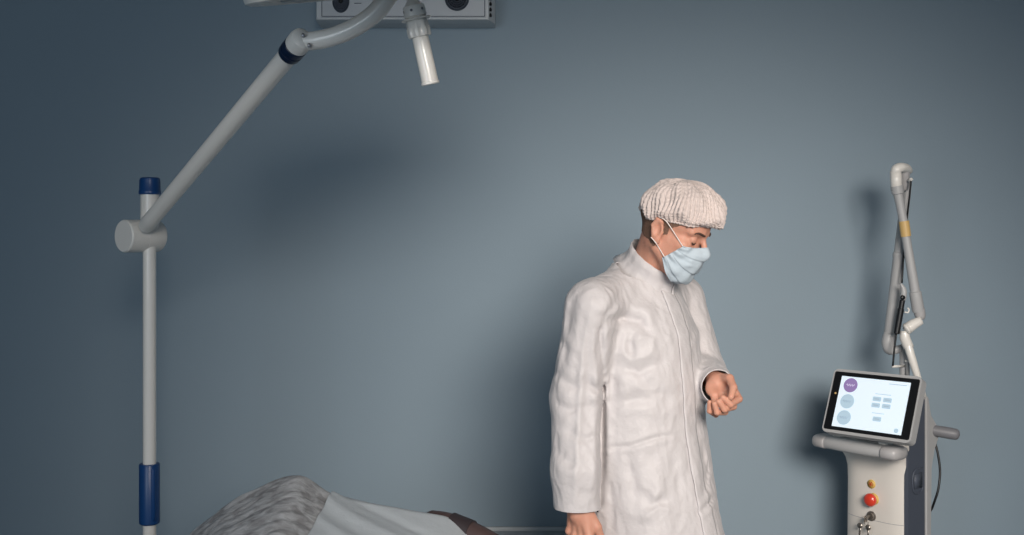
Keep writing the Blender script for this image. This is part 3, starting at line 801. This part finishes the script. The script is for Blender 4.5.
crease([(584, 284), (574, 300), (568, 330)], -.006, 4.5); crease([(656, 300), (662, 330), (664, 370)], -.005, 5)
def gpost(P, d):
    near = np.abs(d) < .05
    if not near.any(): return d
    Q = P[near]
    amp = .0012*noise3(Q, (17, 17, 7), 11)+.0014*noise3(Q, (38, 38, 20), 12)+.0018*(1-2*np.abs(noise3(Q, (70, 70, 45), 13)))
    lz = Q[:, 2]; qq = Q-V3(PB); ang = np.arctan2(qq@V3(Lf), qq@V3(F))
    fl = np.clip((1.05-lz)/.5, 0, 1); amp = amp+fl*.010*np.sin(ang*7+.8+noise3(Q, (3, 3, 2), 4))
    u = 512+Q[:, 0]*FPX/Q[:, 1]; v_ = HY+(CAMZ-Q[:, 2])*FPX/Q[:, 1]
    # camera-side half only
    torsoY = PB.y+.05
    side = np.clip((torsoY-Q[:, 1])/.06, 0, 1)
    for pts, A_, w in CR:
        x0, y0 = pts.min(0)-4*w; x1, y1 = pts.max(0)+4*w
        m = (u > x0) & (u < x1) & (v_ > y0) & (v_ < y1)
        if not m.any(): continue
        uu, vv = u[m], v_[m]; best = np.full(len(uu), 1e9); tb = np.zeros(len(uu)); n = len(pts)-1
        for i in range(n):
            a, b = pts[i], pts[i+1]; ab = b-a; t = np.clip(((uu-a[0])*ab[0]+(vv-a[1])*ab[1])/(ab@ab), 0, 1)
            dd = np.hypot(uu-a[0]-t*ab[0], vv-a[1]-t*ab[1]); mm = dd < best; best = np.where(mm, dd, best); tb = np.where(mm, (i+t)/n, tb)
        prof = np.sin(PI*np.clip(tb*.9+.05, 0, 1))**.6
        amp[m] += .62*A_*prof*side[m]*(np.exp(-(best/w)**2)-.45*np.exp(-((best-2.2*w)/(1.3*w))**2))
    d = d.copy(); d[near] = d[near]-amp
    return d
gw.post = gpost
v, f = gw.mesh((-0.06, 2.68, 0.36), (0.84, 3.46, 1.66), 0.0034)
print('gown', len(v))
bm = np_bm(v, f, 1)
rdn = Vector((0.0, -.02, -1))
cut(bm, RC, rdn, .16, .074)
cut(bm, LC, ld, .14, .075)
cut(bm, L(0, 0, .47), (0, 0, -1), .6)
nt_ = L(.004, 0, 1.545); nn = (Zu*.86+F*.50).normalized()
cut(bm, L(.028, 0, 1.524), nn, .15)
gown = link('gown', bm, M['gown'], man, label='white disposable gown with long sleeves'); solid(gown, .0025, -1)
# collar band
bm = B(); nC = 96; rows = []
cup = (Zu*.80+F*.60).normalized(); cF = (F-cup*F.dot(cup)).normalized()
for j, (hgt, k) in enumerate(((-.028, 1.30), (-.012, 1.13), (.004, 1.03), (.022, 1.01), (.044, 1.05))):
    row = []
    for i in range(nC+1):
        a = .02+(2*PI-.04)*i/nC
        c0 = L(.033, 0, 1.530)+cup*hgt
        rr = 1+.012*math.sin(a*9+j)+.008*math.sin(a*17)
        row.append(V3(c0+cF*math.cos(a)*(.088 if math.cos(a) > 0 else .078)*k*rr+Lf*math.sin(a)*.073*k*rr))
    rows.append(row)
bm = grid_bm(np.array(rows).transpose(1, 0, 2))
co = link('collar', bm, M['gown'], gown); solid(co, .003, 0)
# placket down the front, lying on the gown
zs = np.concatenate([np.linspace(1.475, .48, 220)]); us = np.linspace(-.026, .026, 9)
pO = []; pD = []
for z in zs:
    for u_ in us: pO.append(V3(L(-.05, -.012+u_, z))); pD.append(V3(F))
gt = Field(); gt.fn(torso, L(0, 0, .97), .66, .02); gt.cone(L(-.005, -.045, 1.515), RS, .052, .066, .04); gt.cone(L(-.005, .045, 1.515), LS, .052, .066, .04); gt.post = gpost
Pp = gt.march(pO, pD, .0020, start=.36, n=70).reshape(len(zs), len(us), 3)
bm = grid_bm(Pp); po = link('placket', bm, M['gown'], gown); solid(po, .0025, 1)

# ---- trousers and shoes (below the frame)
tr = Field()
for s in (-1, 1):
    tr.cone(L(0, s*.09, .85), L(.015, s*.10, .50), .095, .072, .04); tr.cone(L(.015, s*.10, .50), L(-.01, s*.10, .09), .072, .060, .03)
v, f = tr.mesh((0, 2.7, 0), (.8, 3.45, 1.0), .008, 8); bm = np_bm(v, f, 1)
for s in (-1, 1): cut(bm, L(-.01, s*.10, .09), (0, 0, -1), .11)
link('trousers', bm, M['trousers'], man)
for s in (-1, 1):
    sh = Field(); sh.cone(L(-.045, s*.10, .045), L(.14, s*.12, .035), .042, .035, .02); sh.cone(L(-.02, s*.10, .05), L(-.02, s*.10, .10), .045, .044, .02)
    v, f = sh.mesh((0, 2.7, -.02), (.8, 3.45, .2), .005, 8); v[:, 2] = np.maximum(v[:, 2], 0.001)
    link('shoe', np_bm(v, f, 0), M['shoe'], man)

# ================================================================== LASER MACHINE
AL = math.radians(50)
ex = Vector((math.cos(AL), -math.sin(AL), 0)); ey = Vector((math.sin(AL), math.cos(AL), 0))
KM = 1.20
_W, _lathe, _tube, _box = W, lathe, tube, box
W = lambda px, py, Y: _W(px, py, Y*KM)
lathe = lambda bm, o, ax, prof, seg=40, up=None: _lathe(bm, o, ax, [(d*KM, r*KM) for d, r in prof], seg, up)
tube = lambda bm, pts, r, seg=16, smooth=0: _tube(bm, pts, [q*KM for q in r] if isinstance(r, (list, tuple)) else r*KM, seg, smooth)
box = lambda bm, c, size, rot=None, bev=0.0, seg=3: _box(bm, c, tuple(v*KM for v in size), rot, bev, seg)
DC = W(873.5, 500, 3.10); DC = Vector((DC.x, DC.y, 0))
def dv(x, y, z): return DC+ex*x+ey*y+Zu*z
RD = Matrix((ex, ey, Zu)).transposed(); ex = ex*KM; ey = ey*KM
las = empty('laser_machine', dv(0, .12, 0), label='white and grey medical laser machine with tablet screen, handles and jointed arm', cat='machine')
def zp(py, Y=3.08): return CAMZ-(py-HY)*Y*KM/FPX
# front column: curved-in front panel, flaring at the top to the handle
bm = B(); rings = []
prof = [(0.12, .13, .0), (.55, .094, .0), (zp(485), .0925, .0), (zp(472), .094, .0), (zp(464), .098, -.004), (zp(459), .104, -.010), (zp(455), .113, -.018), (zp(451), .122, -.024)]
for z, hw, yf in prof:
    r_ = []
    n = 24
    for i in range(n+1):          # front curve bulging to the camera side
        t = -1+2*i/n; r_.append(dv((hw if t < 0 else min(hw, .093+.13*0))*t, yf+.018*abs(t)**4-.002, z))
    r_.append(dv(min(hw, .093), .09, z)); r_.append(dv(-hw, .09, z))
    rings.append(r_)
loft(bm, rings); link('front_column', bm, M['laser'], las, auto=45)
# seam line and side strip
bm = B(); tube(bm, [dv(.092*t, .018*abs(t)**4-.002, zp(522)) for t in np.linspace(-1, 1, 25)], .0010, 6); link('panel_seam', bm, M['grip'], las)
# slate side panel slab, standing right of the front column
bm = B()
def slabx(bm, poly, x0, x1):   # poly in (y, z)
    A_ = [bm.verts.new(dv(x0, y, z)) for y, z in poly]; B_ = [bm.verts.new(dv(x1, y, z)) for y, z in poly]
    bm.faces.new(A_[::-1]); bm.faces.new(B_); n = len(poly)
    for i in range(n): bm.faces.new((A_[i], A_[(i+1) % n], B_[(i+1) % n], B_[i]))
slabx(bm, [(.012, .10), (.012, zp(430)), (.030, zp(412)), (.098, zp(398)), (.104, zp(400)), (.104, .10)], -.085, .098)
bmesh.ops.bevel(bm, geom=bm.edges[:], offset=.003, segments=2, affect='EDGES')
sp = link('side_body', bm, M['slate'], las, auto=40, label='dark slate grey side panel')
bm = B()
cy, cz = .060, zp(480)
pts = []
for k in range(15):
    a = PI*.55+k/14*PI*1.0
    pts.append(dv(.1000, cy+math.cos(a)*.032*-1*-1, cz+math.sin(a)*.040))
pts = [dv(.100, .082, zp(467.5)), dv(.100, .050, zp(468)), dv(.100, .036, zp(473)), dv(.100, .034, zp(482)), dv(.100, .040, zp(489)), dv(.100, .055, zp(492)), dv(.100, .078, zp(491)), dv(.100, .088, zp(487))]
tube(bm, pts, .0022, 8, smooth=5); link('panel_recess', bm, M['slate'], sp)
bm = B(); slabx(bm, [(.044, zp(487)), (.044, zp(473)), (.084, zp(472)), (.084, zp(487))], .0985, .1005); link('recess_plate', bm, M['slate'], sp)
# rear light shell
bm = B()
slabx(bm, [(.104, .10), (.104, zp(399)), (.112, zp(396)), (.118, zp(400)), (.126, zp(418)), (.172, zp(431)), (.174, zp(440)), (.144, zp(452)), (.128, zp(470)), (.122, .10)], -.088, .102)
bmesh.ops.bevel(bm, geom=bm.edges[:], offset=.004, segments=2, affect='EDGES')
link('rear_shell', bm, M['lasergrey'], las, auto=40)
# rear handle
bm = B(); hb = [W(937, 431, 3.12), W(946, 432.5, 3.11), W(957, 434.5, 3.10)]
lathe(bm, hb[0], hb[2]-hb[0], [(-.06, .014), (0, .016), (.035, .0165), (.052, .0155), (.058, .011), (.061, 0)], 28)
link('rear_handle', bm, M['gripdark'], las, auto=40)
# front handle: wide U-shaped shelf bar
bm = B()
HL, HR = .168, .150
hzv = zp(451, 3.0)
top = []; path = []
n = 40
for i in range(n+1):
    t = -1+2*i/n; x = (-.142 if t < 0 else .128)*abs(t)
    path.append((x, -.060-.018*(1-t*t)-.01))
rings = []
for i, (x, y) in enumerate(path):
    t = -1+2*i/n; e = min(1, (1-abs(t))/.08+.0); w_ = .034*math.sqrt(max(.02, 1-(1-min(e, 1))**2)); hh = .0205*math.sqrt(max(.02, 1-(1-min(e, 1))**2))
    rr = []
    for k in range(20):
        a = 2*PI*k/20; ca_, sa = math.cos(a), math.sin(a)
        rr.append(dv(x, y+.012+w_*math.copysign(abs(ca_)**.7, ca_), hzv+hh*math.copysign(abs(sa)**.7, sa)))
    rings.append(rr)
loft(bm, rings); fhn = link('front_handle', bm, M['lasergrey'], las)
for s in (-1, 1):
    bm = B(); rings = []
    he = .142 if s < 0 else .128
    for q_, sc_ in ((he-.045, .99), (he-.042, 1.04), (he-.010, 1.04), (he-.003, .90), (he+.001, .5)):
        rr = []
        for k in range(20):
            a = 2*PI*k/20; ca_, sa = math.cos(a), math.sin(a); yy = -.070-.018*(1-(q_/.158)**2)
            rr.append(dv(s*q_, yy+.012+.035*sc_*math.copysign(abs(ca_)**.7, ca_), hzv+.0212*sc_*math.copysign(abs(sa)**.7, sa)))
        rings.append(rr if s > 0 else rr)
    loft(bm, rings); link('handle_end', bm, M['grip'], fhn)
bm = B(); box(bm, dv(0, -.025, hzv+.002), (.20, .09, .022), rot=RD, bev=.006); link('handle_deck', bm, M['laser'], fhn, auto=40)
bm = B()
for q_ in range(5): box(bm, dv(-.03+q_*.012, -.0925+.0035, hzv), (.007, .004, .009-.002*(q_ % 2)), rot=RD, bev=.0005, seg=1)
link('handle_logo', bm, M['grip'], fhn)
# tablet: four corner points fitted in 3-D from its real size
tl, trr, brr, bl = (835, 367.5), (917.5, 379), (910.5, 443.5), (823, 430)
wT = .256; hT = .183; ti = math.radians(24)
tc_ = W(871, 404.5, 2.99)
tx = ex.copy(); 
tyaw = math.radians(45); tx = Vector((math.cos(tyaw), -math.sin(tyaw), 0)); tb_ = Vector((math.sin(tyaw), math.cos(tyaw), 0))
tu = (Zu*math.cos(ti)+tb_*math.sin(ti)).normalized(); tn = tx.cross(tu)*-1   # tn points backwards
tn = tu.cross(tx)*-1 if False else (tb_*math.cos(ti)-Zu*math.sin(ti)).normalized()
tx = tx*KM; tn = tn*KM; tu = tu*KM
def tp(x, y, z): return tc_+tx*x+tn*y+tu*z
tab = empty('tablet', (0, 0, 0)); tab.parent = las; tab.location = wm(las).inverted() @ tc_
def rrect(bm, w, h, r, y0, y1, cx=0, cz=0, n=8):
    pts = []
    for (sx_, sz_, a0) in ((1, 1, 0), (-1, 1, PI/2), (-1, -1, PI), (1, -1, 3*PI/2)):
        for k in range(n+1):
            a = a0+PI/2*k/n; pts.append((cx+sx_*(w/2-r)+math.cos(a)*r, cz+sz_*(h/2-r)+math.sin(a)*r))
    loft(bm, [[tp(x, y, z) for x, z in pts] for y in (y0, y1)])
bm = B(); rrect(bm, wT, hT, .014, 0, .030); bmesh.ops.bevel(bm, geom=[e for e in bm.edges if len(e.link_faces) == 2 and e.calc_face_angle(0) > 1], offset=.003, segments=3, affect='EDGES')
link('tablet_case', bm, M['lasergrey'], tab, auto=40)
bm = B(); rrect(bm, wT-.010, hT-.016, .005, -.0012, .002); link('glass', bm, M['black'], tab, smooth=False)
dw, dh, dx = .200, .145, .0
bm = B(); rrect(bm, dw, dh, .0008, -.0022, .0, cx=dx, cz=-.001, n=2); sc_o = link('display', bm, M['screen'], tab, smooth=False)
def disc(bm, u, v, r, y=-.0026, n=28):
    loft(bm, [[tp(dx+(u-.5)*dw+math.cos(2*PI*k/n)*r, yy, (.5-v)*dh-.001+math.sin(2*PI*k/n)*r) for k in range(n)] for yy in (y, y+.0015)])
def rect2(bm, u, v, w, h, y=-.0026):
    rrect(bm, w, h, min(w, h)*.2, y, y+.0015, cx=dx+(u-.5)*dw, cz=(.5-v)*dh-.001, n=3)
for (v_, mm) in ((.17, 'ui_purple'), (.49, 'ui_blue'), (.81, 'ui_blue')):
    bm = B(); disc(bm, .155, v_, .0205); link('screen_icon', bm, M[mm], sc_o, smooth=False)
    bm = B(); tube(bm, [tp(dx+(.155-.5)*dw+(-.012+.0024*k), -.0032, (.5-v_)*dh-.001+.0035*math.sin(k*2.1)) for k in range(11)], .0010, 6)
    link('icon_trace', bm, M['ui_line' if mm == 'ui_purple' else 'ui_grey'], sc_o)
for (u_, v_) in ((.575, .38), (.725, .38), (.575, .50), (.725, .50), (.63, .76)):
    bm = B(); rect2(bm, u_, v_, .024, .0125); link('screen_button', bm, M['ui_blue'], sc_o, smooth=False)
    bm = B(); rect2(bm, u_, v_, .014, .0030, -.0031); link('button_mark', bm, M['ui_grey'], sc_o, smooth=False)
for a_ in ((.83, .065, .05, .0016), (.65, .28, .045, .0014), (.63, .65, .035, .0014)):
    bm = B(); rect2(bm, *a_); link('screen_text_line', bm, M['ui_grey'], sc_o, smooth=False)
bm = B(); disc(bm, .925, .93, .0062); link('screen_round_button', bm, M['ui_blue'], sc_o, smooth=False)
bm = B(); lathe(bm, tp(-wT/2+.0185, -.001, .020), -tn, [(0, .0032), (.001, .003), (.001, 0)], 16); link('camera_dot', bm, M['amber'], tab)
# tablet neck bracket and pads
bm = B(); box(bm, dv(0, -.005, hzv+.030), (.15, .045, .04), rot=RD, bev=.008)
tube(bm, [tp(0, .03, -.02), dv(0, .04, zp(430))], .022, 16)
link('tablet_bracket', bm, M['lasergrey'], tab)
for s in (-1, 1):
    bm = B(); c = dv(s*.072-.005, -.050, hzv+.019)
    lathe(bm, c, (0, 0, 1), [(0, .019), (.006, .018), (.011, .013), (.013, .006), (.0135, 0)], 24); link('tablet_foot', bm, M['white'], tab)
# front controls
def fz(px, py):   # point on front panel from the photograph's position
    o = Vector((0, 0, CAMZ)); d = _W(px, py, 1.0)-o; n = ey
    t = (dv(0, -.0025, 0)-o).dot(n)/d.dot(n); return o+d*t
p = fz(871.5, 484); bm = B(); lathe(bm, p+ey*.002, -ey, [(0, .0125), (.0035, .0125), (.0038, 0)], 28); wl = link('warning_label', bm, M['yellow'], las, label='round yellow warning label')
bm = B()
for a in range(6): 
    q_ = p-ey*.0022+ex*math.cos(a*PI/3+.3)*.006+Zu*math.sin(a*PI/3+.3)*.006; lathe(bm, q_, -ey, [(0, .0020), (.0006, .002)], 8)
lathe(bm, p-ey*.002-ex*.001, -ey, [(0, .0032), (.0008, .003)], 12); link('label_symbol', bm, M['orange'], wl)
p = fz(873.5, 499); bm = B(); lathe(bm, p+ey*.003, -ey, [(0, .0165), (.004, .0165), (.006, .013), (.014, .011)], 30); es = link('button_collar', bm, M['yellow'], las)
bm = B(); lathe(bm, p-ey*.008, -ey, [(0, .013), (.004, .0175), (.010, .0185), (.016, .0165), (.0195, .010), (.0205, 0)], 32); link('emergency_button', bm, M['red'], las, label='red emergency stop button')
p = fz(871.5, 516); bm = B(); lathe(bm, p+ey*.003, -ey, [(0, .014), (.005, .014), (.006, .011), (.011, .010), (.011, .004)], 28); ks = link('key_switch', bm, M['key'], las, auto=30)
bm = B(); box(bm, p-ey*.018, (.004, .022, .012), rot=RD @ Matrix.Rotation(.4, 3, 'Y'), bev=.001, seg=1); box(bm, p-ey*.026-Zu*.006-ex*.003, (.0025, .016, .018), rot=RD, bev=.001, seg=1)
x_, y_, z_ = frame(ex); lathe(bm, p-ey*.026-Zu*.012, ex, [(0, .0005)], 6) if False else None
pts = [p-ey*.027+(Zu*math.cos(a)-ex*math.sin(a)*.5)*.012-Zu*.018 for a in np.linspace(0, 2*PI, 20)]
tube(bm, pts, .0011, 6)
kk = link('key', bm, M['key'], ks)
for (ox, ln) in ((-.020, .030), (.006, .032)):
    bm = B(); q_ = p-ey*.026-Zu*.030+ex*ox; lathe(bm, q_-Zu*.002, -ey, [(0, .008), (.002, .008)], 16)
    box(bm, q_-Zu*(.006+ln/2)-ey*.001, (.005, .002, ln), rot=RD @ Matrix.Rotation(.12 if ox < 0 else -.12, 3, 'Y')); link('key', bm, M['key'], ks)
# cable loop on the right side
bm = B(); tube(bm, [W(934, 440, 3.16), W(937.5, 452, 3.15), W(940, 470, 3.14), W(938.5, 488, 3.13), W(935, 500, 3.13), W(931, 510, 3.14), W(926, 514, 3.16)], .0033, 10, smooth=6)
link('cable', bm, M['black'], las)
# jointed arm
am_ = empty('articulated_arm', (0, 0, 0)); am_.parent = las; am_.location = wm(las).inverted() @ W(906, 372, 3.14)
def t2(name, a, b, prof, m, seg=24):
    bm = B(); a = W(*a); b = W(*b); d = b-a; ll = d.length; lathe(bm, a, d, [(t*ll/KM, r) for t, r in prof], seg); return link(name, bm, m, am_, auto=35)
YF, YB = 3.10, 3.16
t2('rear_tube', (889.5, 336, YB), (907.5, 180, YB), [(0, .0165), (.50, .0155), (.505, .0170), (.53, .0170), (.535, .0145), (.95, .0135), (1, .012)], M['lasergrey'])
t2('front_tube', (918.5, 312, YF), (903.5, 222, YF), [(0, .0155), (.02, .017), (.22, .0165), (.23, .0135), (.85, .0120), (1, .0120)], M['lasergrey'])
t2('front_tube_upper', (903.8, 224, YF), (896.5, 186, YF), [(0, .0118), (.55, .0120), (.78, .0135), (.80, .0165), (1, .0175)], M['lasergrey'])
t2('amber_band', (906, 236.5, YF), (903.8, 221, YF), [(0, .0128), (.01, .0142), (.99, .0142), (1, .0128)], M['amber'])
# top elbow: cap vertical on the left, arching over to the right
bm = B(); tube(bm, [W(896.8, 192, YF), W(896.0, 180, YF), W(895.6, 171, YF)], [.0150, .0160, .0155], 24)
tube(bm, [W(895.4, 173, YF), W(896.5, 169.5, YF-.003), W(901, 167.5, YF), W(906.5, 168.2, YF+.02), W(909.5, 171.0, YF+.04)], [.0140, .0150, .0135, .0120, .0095], 22, smooth=6)
link('top_elbow', bm, M['white'], am_)
t2('elbow_socket', (904.5, 170, YF+.03), (904, 190, YF+.04), [(0, .0150), (.75, .0150), (.9, .013), (1, .011)], M['grip'])
bm = B(); tube(bm, [W(909, 181, YF+.01), W(911.5, 179, YF), W(912, 180, YF)], .0045, 10); link('cable_clip', bm, M['white'], am_)
bm = B(); tube(bm, [W(911, 181, YF), W(909, 200, YF+.01), W(906.5, 222, YF+.03), W(904, 250, YF+.03), W(902.0, 283, YF+.01)], .0026, 8, smooth=6)
link('thin_cable', bm, M['black'], am_)
# bottom joints
bm = B(); tube(bm, [W(889.8, 333, YB), W(888, 342, YB), W(889.5, 349, YB), W(895, 350, YB), W(904, 347.5, YB-.01)], [.0165, .0180, .0165, .0120, .0105], 20, smooth=5); link('rear_joint', bm, M['lasergrey'], am_)
bm = B(); tube(bm, [W(919, 309, YF), W(920, 316, YF), W(919.5, 319, YF)], [.0155, .0150, .011], 20, smooth=3); link('tube_end', bm, M['grip'], am_)
bm = B(); tube(bm, [W(921, 320.5, YF-.01), W(914, 324, YF-.01), W(907.5, 328.5, YF-.01)], [.0120, .0145, .0160], 22, smooth=3)
lathe(bm, W(907.5, 328.5, YF-.01), W(900, 333, YF-.01)-W(907.5, 328.5, YF-.01), [(0, .016), (.004, .0160), (.008, .011), (.009, 0)], 24)
link('elbow_knob', bm, M['white'], am_)
bm = B(); tube(bm, [W(905, 331, YF), W(905, 338, YF), W(909, 348, YF)], [.012, .0145, .0145], 20, smooth=4); tube(bm, [W(907, 342, YF), W(913, 362, 3.09), W(924, 397, 3.09)], [.0125, .0110, .0075], 20, smooth=4)
link('support_strut', bm, M['white'], am_)
bm = B(); tube(bm, [W(904, 346, 3.15), W(904, 372, 3.15), W(903, 408, 3.15)], .0125, 18); tube(bm, [W(907.5, 350, 3.13), W(907.5, 375, 3.13)], .006, 12); link('mast', bm, M['lasergrey'], am_)
# handpiece hung on the arm
t2('handpiece', (896.5, 334, YF), (903.2, 296, YF), [(0, .006), (.02, .0085), (.60, .0090), (.66, .0092), (.67, .0075), (1, .0075)], M['black'])
bm = B(); tube(bm, [W(902.8, 300, YF-.005), W(903.8, 292, YF-.005), W(903, 288, YF-.005), W(900.5, 283.5, YF-.005)], [.0085, .0085, .007, .003], 16, smooth=4)
link('handpiece_head', bm, M['lasergrey'], am_)
bm = B(); lathe(bm, W(902.5, 297.5, YF-.013), (0, -1, 0), [(0, .007), (.004, .0065), (.004, 0)], 18); link('handpiece_dial', bm, M['black'], am_)
bm = B(); tube(bm, [W(904.5, 312, YF), W(908, 312.5, YF), W(909, 309.5, YF), W(907.5, 308, YF)], .0022, 8, smooth=4); link('hook', bm, M['white'], am_)
bm = B(); tube(bm, [W(896.5, 333, YF), W(894.5, 348, YF), W(892.8, 366, YF)], .0028, 8, smooth=4); link('handpiece_cord', bm, M['black'], am_)
bm = B(); tube(bm, [W(892.5, 366.5, YF), W(905, 366, 3.14)], .0035, 8); tube(bm, [W(905, 361, 3.12), W(910, 361, 3.12)], .0035, 8); link('cord_bracket', bm, M['white'], am_)
# base on castors
bm = B(); box(bm, dv(0, .08, .095), (.34, .34, .07), rot=RD, bev=.025, seg=4); link('machine_base', bm, M['laser'], las, auto=50)
for sx_ in (-1, 1):
    for sy in (-1, 1):
        c = dv(sx_*.13, .08+sy*.13, .036)
        bm = B(); lathe(bm, c-ex*.012, ex, [(0, .026), (.003, .03), (.021, .03), (.024, .026)], 24); tube(bm, [c, c+Zu*.04], .008, 10); link('castor', bm, M['black'], las, auto=40)
